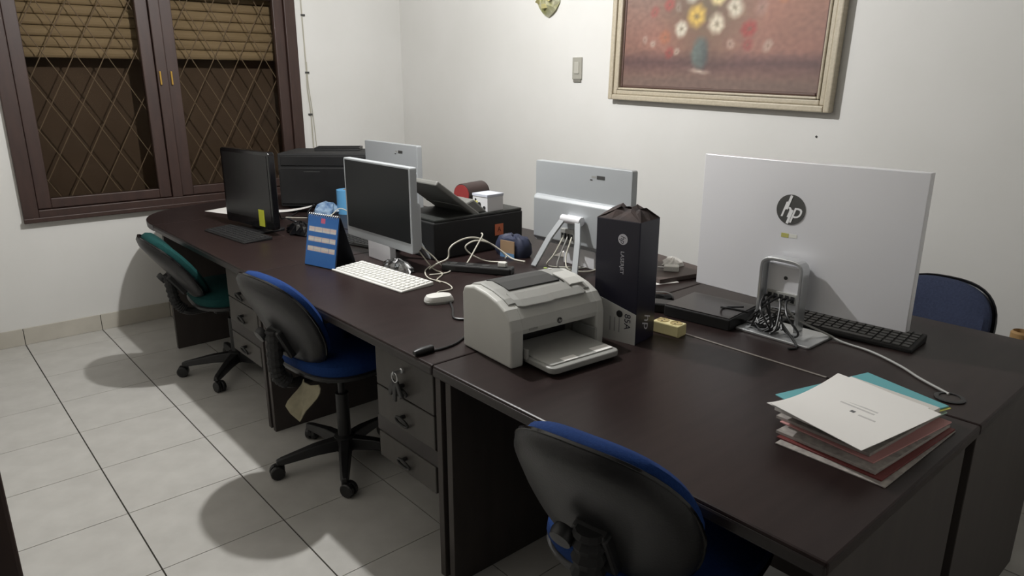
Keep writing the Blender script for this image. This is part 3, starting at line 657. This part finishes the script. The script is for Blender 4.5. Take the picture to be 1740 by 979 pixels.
for d in ((-.14, .14, -.07, -.064, .006, .018), (-.14, .14, .064, .07, .006, .018), (-.14, -.134, -.064, .064, .006, .018), (.134, .14, -.064, .064, .006, .018)): box('rim', d, blk_pl, tr_)

# ------------------------------------------------------------------ black printer with grey leaning paper support
p2 = tag(empty('black_printer', (1.567, -2.13, DZ)), 'black printer with an orange label and grey leaning paper support', 'printer')
box('body', (-.257, .257, -.16, .16, 0, .165), blk_mt, p2, bevel=.006); box('lid', (-.25, .255, -.157, .157, .165, .178), mat('lid_grey_black', (44, 46, 44), .5), p2, bevel=.004)
ol = box('orange_label', (.085, .135, -.162, -.1598, .065, .118), mat('orange_label', (206, 112, 74), .6), p2); ol['label'] = 'orange square label'
text('label_mark', 'A', .034, basis((.11, -.1624, .092), (1, 0, 0), (0, 0, 1), (0, -1, 0)), mat('label_ink', (110, 52, 36), .7), ol, 0, .0001)
sup = MB().add([(x, s*.15, z) for x, z in ((.005, .15), (-.235, .325), (-.222, .345), (.02, .168)) for s in (-1, 1)], [(0, 1, 3, 2), (2, 3, 5, 4), (4, 5, 7, 6), (6, 7, 1, 0), (0, 2, 4, 6), (1, 7, 5, 3)]).build('paper_support', mat('support_grey', (112, 112, 108), .5, rgb2=(126, 126, 122), scale=5), p2, bevel=.006); sup['label'] = 'grey leaning paper support'
MB().add([(x, y_, z) for x, z in ((-.03, .178), (-.10, .22), (-.02, .245), (.06, .178)) for y_ in (-.14, .14)], [(0, 1, 3, 2), (2, 3, 5, 4), (4, 5, 7, 6), (6, 7, 1, 0), (0, 2, 4, 6), (1, 7, 5, 3)]).build('feeder_hump', MATS['support_grey'], p2, bevel=.008)
wb = tag(empty('small_white_box', (1.665, -2.225, DZ+.178), math.radians(4)), 'small white carton with dark spots on the black printer', 'box')
box('carton', (-.05, .05, -.05, .05, 0, .075), mat('carton_white', (214, 214, 216), .6), wb, bevel=.001); box('carton_lid', (-.052, .052, -.052, .052, .066, .078), mat('carton_blueish', (196, 200, 212), .6), wb, bevel=.001)
for y_, z_, r_ in ((.005, .028, .012), (-.028, .016, .009), (.03, .05, .006)): MB().lathe([(0, 0), (r_, 0), (r_, .0006), (0, .0006)], 16, basis((-.05, y_, z_), (0, 1, 0), (0, 0, 1), (-1, 0, 0))).build('printed_spot', blk_mt, wb)
ys_ = box('yellow_tab', (-.0525, -.0495, .015, .048, .03, .044), mat('tab_yellow', (206, 200, 110), .6), wb)
tn = tag(empty('dark_roll', (1.71, -2.04, DZ+.178), math.radians(12)), 'dark roll with a red end lying behind the small white carton', 'roll')
MB().lathe([(.0, 0), (.05, 0), (.052, .004), (.052, .15), (.0, .15)], 32, basis((-.07, 0, .052), (0, 1, 0), (0, 0, 1), (1, 0, 0))).build('body', mat('roll_dark', (58, 46, 44), .5), tn, smooth=True)
e_ = MB().lathe([(.0, 0), (.047, 0), (.047, .003), (.0, .003)], 32, basis((-.073, 0, .052), (0, 1, 0), (0, 0, 1), (1, 0, 0))).build('end_cap', mat('cap_red', (138, 48, 48), .5), tn); e_['label'] = 'red end cap'

# dark pouch with a card
po = tag(empty('dark_pouch', (1.645, -2.43, DZ), .15), 'crumpled dark blue pouch with a tan card in front of the black printer', 'pouch')
q = random.Random(4); rings = []
for s, z in ((.9, 0), (1, .02), (.97, .05), (.8, .08), (.4, .092), (.02, .09)): rings.append([(x*s*(1+.12*(q.random()-.5)), y_*s*(1+.12*(q.random()-.5)), z+(.012*(q.random()-.5) if z else 0)) for x, y_ in superell(.05, .09, 3, 26)])
MB().loft(rings).build('body', mat('pouch_blue', (34, 40, 62), .6, rgb2=(48, 54, 76), scale=20), po, smooth=True)
box('card', (-.056, -.051, -.05, .03, .01, .075), mat('card_tan', (150, 124, 96), .7), po); box('blue_strip', (-.057, -.0515, -.05, .03, 0, .02), mat('strip_blue', (92, 132, 172), .6), po)

# blue clutter behind the black monitor
br = tag(empty('blue_roll', (1.60, -.985, DZ), 0), 'light blue roll standing beside the silver computer', 'roll')
MB().lathe([(.02, 0), (.06, 0), (.06, .14), (.02, .14), (.02, .0)], 28).build('roll_body', mat('roll_blue', (96, 160, 206), .5), br, smooth=True); MB().lathe([(.014, 0), (.02, 0), (.02, .142), (.014, .142), (.014, 0)], 20).build('core', mat('core_tan', (150, 130, 100), .8), br)
crumple('blue_bag', (1.49, -.93, DZ), (.085, .07), .07, mat('bag_blue', (60, 96, 140), .35, rgb2=(150, 172, 190), scale=25), 'crumpled blue and white plastic bag behind the blue calendar', 'bag', 9, .3, 22)
crumple('black_bag', (1.13, -1.36, DZ), (.06, .12), .06, blk_gl, 'shiny black plastic bundle behind the monitor with the yellow note', 'bag', 12, .1, 22)
crumple('clear_wrap', (1.105, -2.315, DZ), (.042, .09), .045, film_m, 'crumpled clear plastic wrap under the silver computer', 'plastic wrap', 21, .1, 26)

# white mouse
wm = tag(empty('white_mouse', (.972, -2.795, DZ), math.radians(70)), 'small white mouse beside the white keyboard', 'mouse')
MB().loft([[(x*s, y_*s, z) for x, y_ in superell(.032, .052, 3, 24)] for s, z in ((.94, 0), (1, .006), (.98, .016), (.85, .026), (.5, .031), (.02, .032))]).build('shell', white_pl, wm, smooth=True)
MB().loft([[(x*s, y_*s, z) for x, y_ in superell(.033, .053, 3, 24)] for s, z in ((.95, .001), (1, .005), (1, .009), (.95, .010))]).build('base_ring', grey_pl, wm, smooth=True)

# ------------------------------------------------------------------ cables
Z_ = DZ+.004
cable('mouse_cable', [(1.0, -2.74, DZ+.012), (1.04, -2.70, Z_), (1.10, -2.70, Z_), (1.13, -2.62, Z_), (1.12, -2.52, Z_), (1.17, -2.42, Z_), (1.24, -2.36, Z_)], .0024, white_cable, 'thin white cable curling from the small white mouse')
cable('white_cable', [(1.19, -2.42, .73), (1.228, -2.42, .745), (1.286, -2.42, .76), (1.296, -2.42, .80), (1.334, -2.42, .822), (1.399, -2.42, .832), (1.471, -2.42, .815), (1.545, -2.445, .765), (1.575, -2.50, .727), (1.59, -2.57, Z_)], .0036, white_cable, 'white cable arching highest in front of the black printer')
cable('white_cable', [(1.30, -2.50, Z_), (1.36, -2.47, .75), (1.42, -2.45, .80), (1.454, -2.445, .838), (1.46, -2.43, .845)], .0032, white_cable, 'short white cable end pointing up in front of the black printer')
cable('white_cable', [(1.56, -2.47, Z_), (1.575, -2.455, .735), (1.517, -2.43, .789), (1.436, -2.43, .816), (1.384, -2.43, .808), (1.374, -2.43, .789), (1.402, -2.445, .758), (1.46, -2.47, .728), (1.52, -2.52, Z_)], .0034, white_cable, 'white cable making the smaller loop in front of the black printer')
cable('white_cable', [(1.19, -2.37, .816), (1.223, -2.40, .776), (1.253, -2.42, .735), (1.27, -2.46, Z_), (1.22, -2.50, Z_), (1.15, -2.48, Z_)], .003, white_cable, 'white cable dropping from behind the dark screened computer')
cable('beige_cable', [(1.18, -2.36, .80), (1.20, -2.40, .75), (1.215, -2.42, Z_), (1.20, -2.50, Z_), (1.13, -2.56, Z_), (1.12, -2.60, Z_)], .003, mat('cable_beige', (168, 164, 150), .6), 'beige cable beside the dark screened computer running to the white keyboard')
for k, (y_, col_, lb) in enumerate(((-2.735, white_cable, 'left of the three cables'), (-2.76, grey_cable, 'middle of the three cables'), (-2.785, white_cable, 'right of the three cables'))):
    cable('port_cable', [(1.672, y_+.02, DZ+.13), (1.645, y_+.0, DZ+.12), (1.61, y_+.01-.01*k, DZ+.06), (1.59, y_+.03-.04*k, DZ+.02), (1.62+.03*k, y_+.02-.05*k, Z_), (1.70+.04*k, y_-.06, Z_)], .0032, col_, lb+' plugged into the back of the middle silver computer')
sp = tag(empty('power_strip', (1.335, -2.56, DZ), math.radians(32)), 'black power strip behind the laser printer', 'power strip')
box('body', (-.03, .03, -.15, .15, 0, .03), blk_pl, sp, bevel=.006)
for k in range(4): MB().lathe([(.017, 0), (.017, .001), (.013, .001), (.013, .0004), (0, .0004)], 18, Matrix.Translation((0, -.105+.07*k, .03))).build('outlet', dgrey_pl, sp)
box('white_plug', (-.012, .012, -.125, -.09, .0316, .05), white_pl, sp, bevel=.003)
cable('black_cable', [(.995, -2.83, Z_), (.955, -2.90, Z_), (.90, -2.985, Z_), (.93, -3.04, Z_), (.87, -3.11, Z_), (.775, -3.17, Z_), (.71, -3.185, Z_), (.665, -3.175, Z_)], .004, blk_pl, 'black cable lying on the desk beside the laser printer')
bp_ = tag(empty('black_plug', (.648, -3.175, DZ), math.radians(92)), 'black plug end near the desk edge left of the laser printer', 'plug'); MB().loft([[(x*s, yy, .010+z*s) for x, z in superell(.012, .010, 2.5, 14)] for s, yy in ((1, -.03), (1.05, 0), (.9, .02), (.6, .034))]).build('body', blk_pl, bp_, smooth=True)
cable('signal_cable', [(1.622, -3.725, DZ+.10), (1.60, -3.75, DZ+.09), (1.62, -3.80, DZ+.045), (1.70-.05, -3.87, DZ+.016), (1.645, -3.93, Z_), (1.63, -4.02, Z_), (1.58, -4.12, Z_), (1.529, -4.19, Z_), (1.48, -4.275, Z_)], .0034, grey_cable, 'grey cable running from the largest white computer across the desk')
qq = random.Random(8)
for k in range(7):
    y_ = -3.69-.019*(k % 5); a_ = qq.uniform(-.10, .06)
    cable('computer_cord', [(1.624, y_, DZ+.102), (1.60, y_+.004, DZ+.10), (1.575-.02*(k % 3), y_+a_*.4, DZ+.07+.01*(k % 2)), (1.55-.02*(k % 2), y_+a_, DZ+.03), (1.53+.02*(k % 3), y_+a_*1.1+.02, DZ+.014), (1.585, y_+a_*.3+.03*(k-3)*.5, DZ+.016), (1.60, y_+.05*(qq.random()-.5), DZ+.05), (1.565, y_+.09*(qq.random()-.2), DZ+.02)], .0036, blk_pl, 'tangled black cord behind the largest white computer', 'cable', 'tangled black cords')
for k, (pts) in enumerate([[(1.56, -3.66, DZ+.05), (1.52, -3.60, DZ+.06), (1.56, -3.57, DZ+.045), (1.60, -3.62, DZ+.05)], [(1.57, -3.76, DZ+.05), (1.535, -3.82, DZ+.02), (1.50, -3.86, Z_), (1.47, -3.85, Z_)]]):
    cable('computer_cord', pts, .0036, blk_pl, 'tangled black cord behind the largest white computer', 'cable', 'tangled black cords')
# desk grommet ring
gr = tag(empty('cable_grommet', (1.462, -4.283, DZ)), 'round black cable grommet where the grey cable enters the desk', 'grommet')
MB().lathe([(.024, .0), (.034, 0), (.035, .003), (.026, .005), (.024, .004), (.024, 0)], 28).build('ring', blk_pl, gr, smooth=True); MB().lathe([(0, .0005), (.024, .0005), (.024, .002), (0, .002)], 24).build('cap', mat('cap_brown', (46, 38, 36), .5), gr)
for k, pts in enumerate([[(1.12, -1.22, DZ+.06), (1.18, -1.15, DZ+.03), (1.25, -1.2, Z_), (1.3, -1.1, Z_), (1.36, -.95, DZ+.02), (1.45, -.85, DZ+.05)], [(1.10, -1.05, DZ+.12), (1.17, -1.0, DZ+.05), (1.22, -.92, Z_), (1.32, -.85, Z_), (1.40, -.75, Z_)]]):
    cable('power_cable', pts, .004, blk_pl, ('lower' if k == 0 else 'upper')+' black cord trailing behind the black monitor')
cable('data_cable', [(1.25, -.9, Z_), (1.34, -1.0, Z_), (1.42, -1.10, DZ+.02), (1.50, -1.08, DZ+.05), (1.56, -1.12, DZ+.02), (1.62, -1.2, Z_)], .003, white_cable, 'white cord lying in front of the blue plastic bag')

# ------------------------------------------------------------------ stack of papers and files
stk = []
def add_layer(name, c, rz, L_, W_, th, z, m2, label, cat, grp=None):
    o = MB().box(-L_/2, L_/2, -W_/2, W_/2, 0, th).build(name, m2, None, bevel=.0006, seg=1); o.location = (c[0], c[1], z); o.rotation_euler = (0, 0, rz); tag(o, label, cat, grp); return z+th+.0003
z = DZ+.0004; G = 'stacked files on the nearest desk'
fold_red = mat('folder_maroon', (112, 48, 46), .6); fold_teal = mat('folder_teal', (96, 164, 170), .6); fold_green = mat('folder_green', (48, 82, 62), .6); fold_mint = mat('folder_mint', (176, 206, 192), .6); fold_yel = mat('folder_yellow', (208, 204, 104), .6); fold_pink = mat('folder_pink', (204, 150, 148), .6)
z = add_layer('document', (1.10, -4.237), math.radians(-1), .36, .232, .003, z, paper_edge, 'lowest loose document of the paper stack', 'document', G)
z = add_layer('folder', (1.11, -4.232), math.radians(-3), .345, .228, .004, z, fold_red, 'maroon folder near the bottom of the paper stack', 'folder', G)
z = add_layer('document', (1.115, -4.222), math.radians(-4), .335, .222, .007, z, paper_edge, 'grey edged document above the maroon folder', 'document', G)
z = add_layer('folder', (1.14, -4.215), math.radians(-7), .32, .22, .003, z, fold_pink, 'pink folder in the middle of the paper stack', 'folder', G)
z = add_layer('document', (1.15, -4.195), math.radians(-5), .315, .218, .007, z, paper_edge, 'thick grey document above the pink folder', 'document', G)
z = add_layer('folder', (1.16, -4.19), math.radians(-9), .31, .218, .002, z, fold_green, 'dark green folder in the paper stack', 'folder', G)
z = add_layer('folder', (1.17, -4.19), math.radians(-12), .31, .215, .004, z, fold_mint, 'pale mint folder in the paper stack', 'folder', G)
z = add_layer('document', (1.165, -4.185), math.radians(-12), .305, .214, .007, z, paper_edge, 'grey document under the teal folder', 'document', G)
z = add_layer('folder', (1.19, -4.185), math.radians(-17), .305, .215, .002, z, fold_yel, 'yellow folder peeking out under the teal folder', 'folder', G)
z = add_layer('folder', (1.185, -4.18), math.radians(-16), .312, .216, .003, z, fold_teal, 'teal folder near the top of the paper stack', 'folder', G)
z = add_layer('document', (1.12, -4.20), math.radians(-7), .30, .213, .010, z, mat('paper_block', (206, 202, 196), .85), 'white paper block directly under the top sheets', 'document', G)
def bent_sheet(name, c, rz, z, label, lift, marks=False):
    L_, W_ = .297, .215; n = 12; k = 8; vs = []
    for th in (.0012, 0):
        for j in range(k+1):
            for i in range(n+1):
                u, v = i/n-.5, j/k-.5; vs.append((u*L_, v*W_, th+lift*(max(0, -u)**2*1.2+max(0, u)**2*.8)*(.6+v)))
    F = (n+1)*(k+1); fs = []
    for j in range(k):
        for i in range(n):
            a = j*(n+1)+i; fs += [(a, a+1, a+n+2, a+n+1), (F+a, F+a+n+1, F+a+n+2, F+a+1)]
    for i in range(n): fs += [(i, F+i, F+i+1, i+1), (k*(n+1)+i, k*(n+1)+i+1, F+k*(n+1)+i+1, F+k*(n+1)+i)]
    for j in range(k): a = j*(n+1); b = a+n; fs += [(a, a+n+1, F+a+n+1, F+a), (b, F+b, F+b+n+1, b+n+1)]
    e = empty(name, (c[0], c[1], z), rz); tag(e, label, 'paper', 'top sheets of the paper stack')
    MB().add(vs, fs).build('sheet', paper_m, e, smooth=True)
    if marks:
        def ink(x0, x1, y0, y1, m2=ink_m): box('printed_line', (x0, x1, y0, y1, .0013, .0017), m2, e)
        light = mat('faint_ink', (196, 194, 192), .8)
        ink(-.006, .004, .0, .010, mat('dark_ink', (96, 96, 98), .8)); ink(-.010, -.004, -.05, -.012, light); ink(.02, .026, -.03, .05, light); ink(.034, .040, -.03, .05, light); ink(.048, .053, -.02, .04, light)
        ink(-.075, -.069, -.03, .03, ink_m); ink(-.05, -.045, -.02, .025, light)
    return e
bent_sheet('paper_sheet', (1.090, -4.192), math.radians(-4), z+.0004, 'white sheet just under the topmost printed sheet', .05)
bent_sheet('paper_sheet', (1.078, -4.213), math.radians(-8.5), z+.0034, 'topmost white printed sheet on the paper stack', .05, True)

# ------------------------------------------------------------------ things on the walls
PW, PH = 1.235, .92
pc = tag(empty('framed_painting', (X1, -2.737, 1.364+PH/2)), 'floral painting in a cream wooden frame on the wall', 'painting')
pc.rotation_euler = (math.radians(1.6), 0, 0)
# local: y runs along the wall, -x into the room
def fr(y0, y1, z0, z1, x0, x1, m2, nm): return box(nm, (x0, x1, y0, y1, z0, z1), m2, pc, bevel=.006)
hw, hh = PW/2, PH/2
for nm, b0, b1, xa, mm in (('outer_frame', 0, .028, -.045, frame_m), ('frame_moulding', .028, .052, -.034, frame_m), ('frame_lip', .052, .064, -.040, frame_m), ('liner', .064, .078, -.022, frame_d)):
    fr(-hw+b0, -hw+b1, -hh+b0, hh-b0, xa, 0, mm, nm); fr(hw-b1, hw-b0, -hh+b0, hh-b0, xa, 0, mm, nm)
    fr(-hw+b1, hw-b1, -hh+b0, -hh+b1, xa, 0, mm, nm); fr(-hw+b1, hw-b1, hh-b1, hh-b0, xa, 0, mm, nm)
FL = [(.235, .305, .035, (170, 104, 74)), (.27, .215, .03, (150, 66, 62)), (.168, .465, .03, (158, 80, 74)), (.247, .51, .032, (170, 70, 68)), (.30, .49, .025, (150, 136, 126)), (.665, .355, .038, (150, 62, 58)), (.665, .26, .03, (140, 64, 62)), (.68, .58, .042, (186, 120, 72)), (.715, .46, .036, (156, 122, 112)), (.815, .53, .036, (176, 108, 68)), (.12, .30, .02, (180, 160, 148)), (.17, .27, .022, (192, 182, 168)), (.31, .22, .02, (196, 182, 166)), (.585, .265, .025, (190, 164, 150)), (.76, .255, .027, (188, 170, 154)), (.37, .565, .044, (200, 198, 184)), (.32, .36, .040, (208, 202, 184)), (.505, .38, .046, (214, 204, 182)), (.595, .47, .040, (208, 200, 180)), (.505, .54, .048, (226, 208, 150)), (.40, .43, .052, (214, 178, 84)), (.30, .62, .04, (196, 170, 110)), (.44, .66, .05, (206, 190, 160)), (.58, .64, .045, (190, 110, 86)), (.36, .74, .05, (182, 92, 80)), (.52, .75, .05, (214, 200, 160)), (.64, .72, .045, (196, 170, 140)), (.44, .82, .04, (200, 150, 100))]
def mixc(a, b, t): t = max(0, min(1, t)); return tuple(a[i]+(b[i]-a[i])*t for i in range(3))
def paint(u, v):
    wu, wv = noise.noise((u*9, v*9, 7.7)), noise.noise((u*9, v*9, 3.2)); u += .012*wu+.006*noise.noise((u*30, v*30, 2.0)); v += .014*wv+.008*noise.noise((u*30, v*30, 9.0))
    nz = noise.noise((u*5, v*5, 1.3)); n2 = noise.noise((u*40, v*40, 4.1))
    c = mixc((122, 92, 82), (144, 102, 90), .5+.8*nz)
    c = mixc(c, (120, 112, 104), max(0, 1-math.hypot((u-.05)*1.5, (v-.9)*1.1)*1.5))
    c = mixc(c, (150, 96, 72), max(0, 1-math.hypot((u-.85)*1.3, v-.75)*1.8))
    c = mixc(c, (112, 92, 84), min(1, max(0, (.15-v)*9)))
    c = mixc(c, (78, 60, 62), max(0, 1-abs(v-.15)*12)*.75)
    d = math.hypot((u-.46)*1.3, (v-.48)*1.0); c = mixc(c, (96, 82, 64), max(0, 1-d*2.6)*(.9+.5*n2))
    # vase
    d = math.hypot((u-.435)/.05, (v-.21)/.10); c = mixc(c, mixc((96, 104, 100), (60, 62, 64), (u-.41)*8), max(0, min(1, (1.15-d)*2.2)))
    c = mixc(c, (178, 160, 146), max(0, 1-math.hypot((u-.44)/.07, (v-.10)/.02)))
    for x, y_, r, col in FL:
        if r == 0: continue
        dx, dy = (u-x), (v-y_)*.70; dd = math.hypot(dx, dy); an = math.atan2(dy, dx); rad = r*(.97+.03*math.cos(an*7+x*40))
        if dd < rad*1.15:
            cc = mixc(col, tuple(q_*.72 for q_ in col), (.5-.5*math.cos(an*6+x*40))*.3+.25*n2); cc = mixc(cc, (92, 84, 66), max(0, 1-dd/(rad*.36))*.75)
            c = mixc(c, cc, min(1, (rad*1.15-dd)/(rad*.6))*(.85 if r > .036 else .55))
    return tuple(max(0, min(255, q_*(1+.10*n2))) for q_ in c)
iw, ih = hw-.078, hh-.078
colour_grid('canvas', 170, 120, lambda u, v: (-.016, iw-2*iw*u, -ih+2*ih*v), paint, attr_mat('oil_paint', .55), pc)
sw = tag(empty('wall_switch', (X1, -1.837, 1.545)), 'small grey switch plate on the wall left of the painting', 'switch')
box('plate', (-.010, 0, -.036, .036, -.06, .06), mat('switch_grey', (158, 156, 146), .5), sw, bevel=.003); box('rocker', (-.015, -.009, -.018, .018, -.03, .035), mat('switch_light', (176, 174, 164), .5), sw, bevel=.003); box('conduit', (-.008, 0, -.03, .028, -.075, -.06), mat('switch_dark', (120, 118, 110), .6), sw)
# shiny foil ornament above the switch
orn = tag(empty('foil_ornament', (X1, -1.60, 1.95)), 'shiny gold and silver foil ornament at the top of the wall', 'ornament')
q = random.Random(2); rings = []
for x, s in ((0, .75), (-.012, 1.0), (-.03, .85), (-.045, .5), (-.05, .05)): rings.append([(x+(.012*(q.random()-.5) if x else 0), s*.092*math.cos(2*PI*k/16)*(1+.15*(q.random()-.5)), s*.115*math.sin(2*PI*k/16)*(1+.12*(q.random()-.5))) for k in range(16)])
MB().loft(rings).build('foil_body', mat('foil', (226, 224, 198), .22, metal=.55, rgb2=(176, 176, 120), scale=22), orn)
for k in range(6):
    a = k*1.05+.3; box('foil_leaf', (-.03, .03, -.012, .012, -.002, .002), mat('foil_gold', (226, 218, 160), .22, metal=.6), orn, M=Matrix.Translation((-.04, .05*math.cos(a), .06*math.sin(a))) @ Matrix.Rotation(a, 4, 'X') @ Matrix.Rotation(.6, 4, 'Y'))
# tan tube behind the back row
tu = tag(empty('tan_tube', (2.35, -4.215, 0)), 'tan cardboard tube standing behind the far right desk edge', 'tube')
MB().lathe([(.0, 0), (.03, 0), (.03, .665), (.024, .672), (.024, .60), (0, .60)], 24).build('tube_body', mat('tube_tan', (164, 130, 84), .75), tu, smooth=True)
# nail marks on the walls
for (yy, zz) in ((-3.28, 1.245),):
    tag(MB().lathe([(0, 0), (.005, 0), (.004, .004), (0, .005)], 10, basis((X1, yy, zz), (0, 1, 0), (0, 0, 1), (-1, 0, 0))).build('wall_nail', dgrey_pl), 'tiny dark nail in the wall above the largest white computer', 'nail')
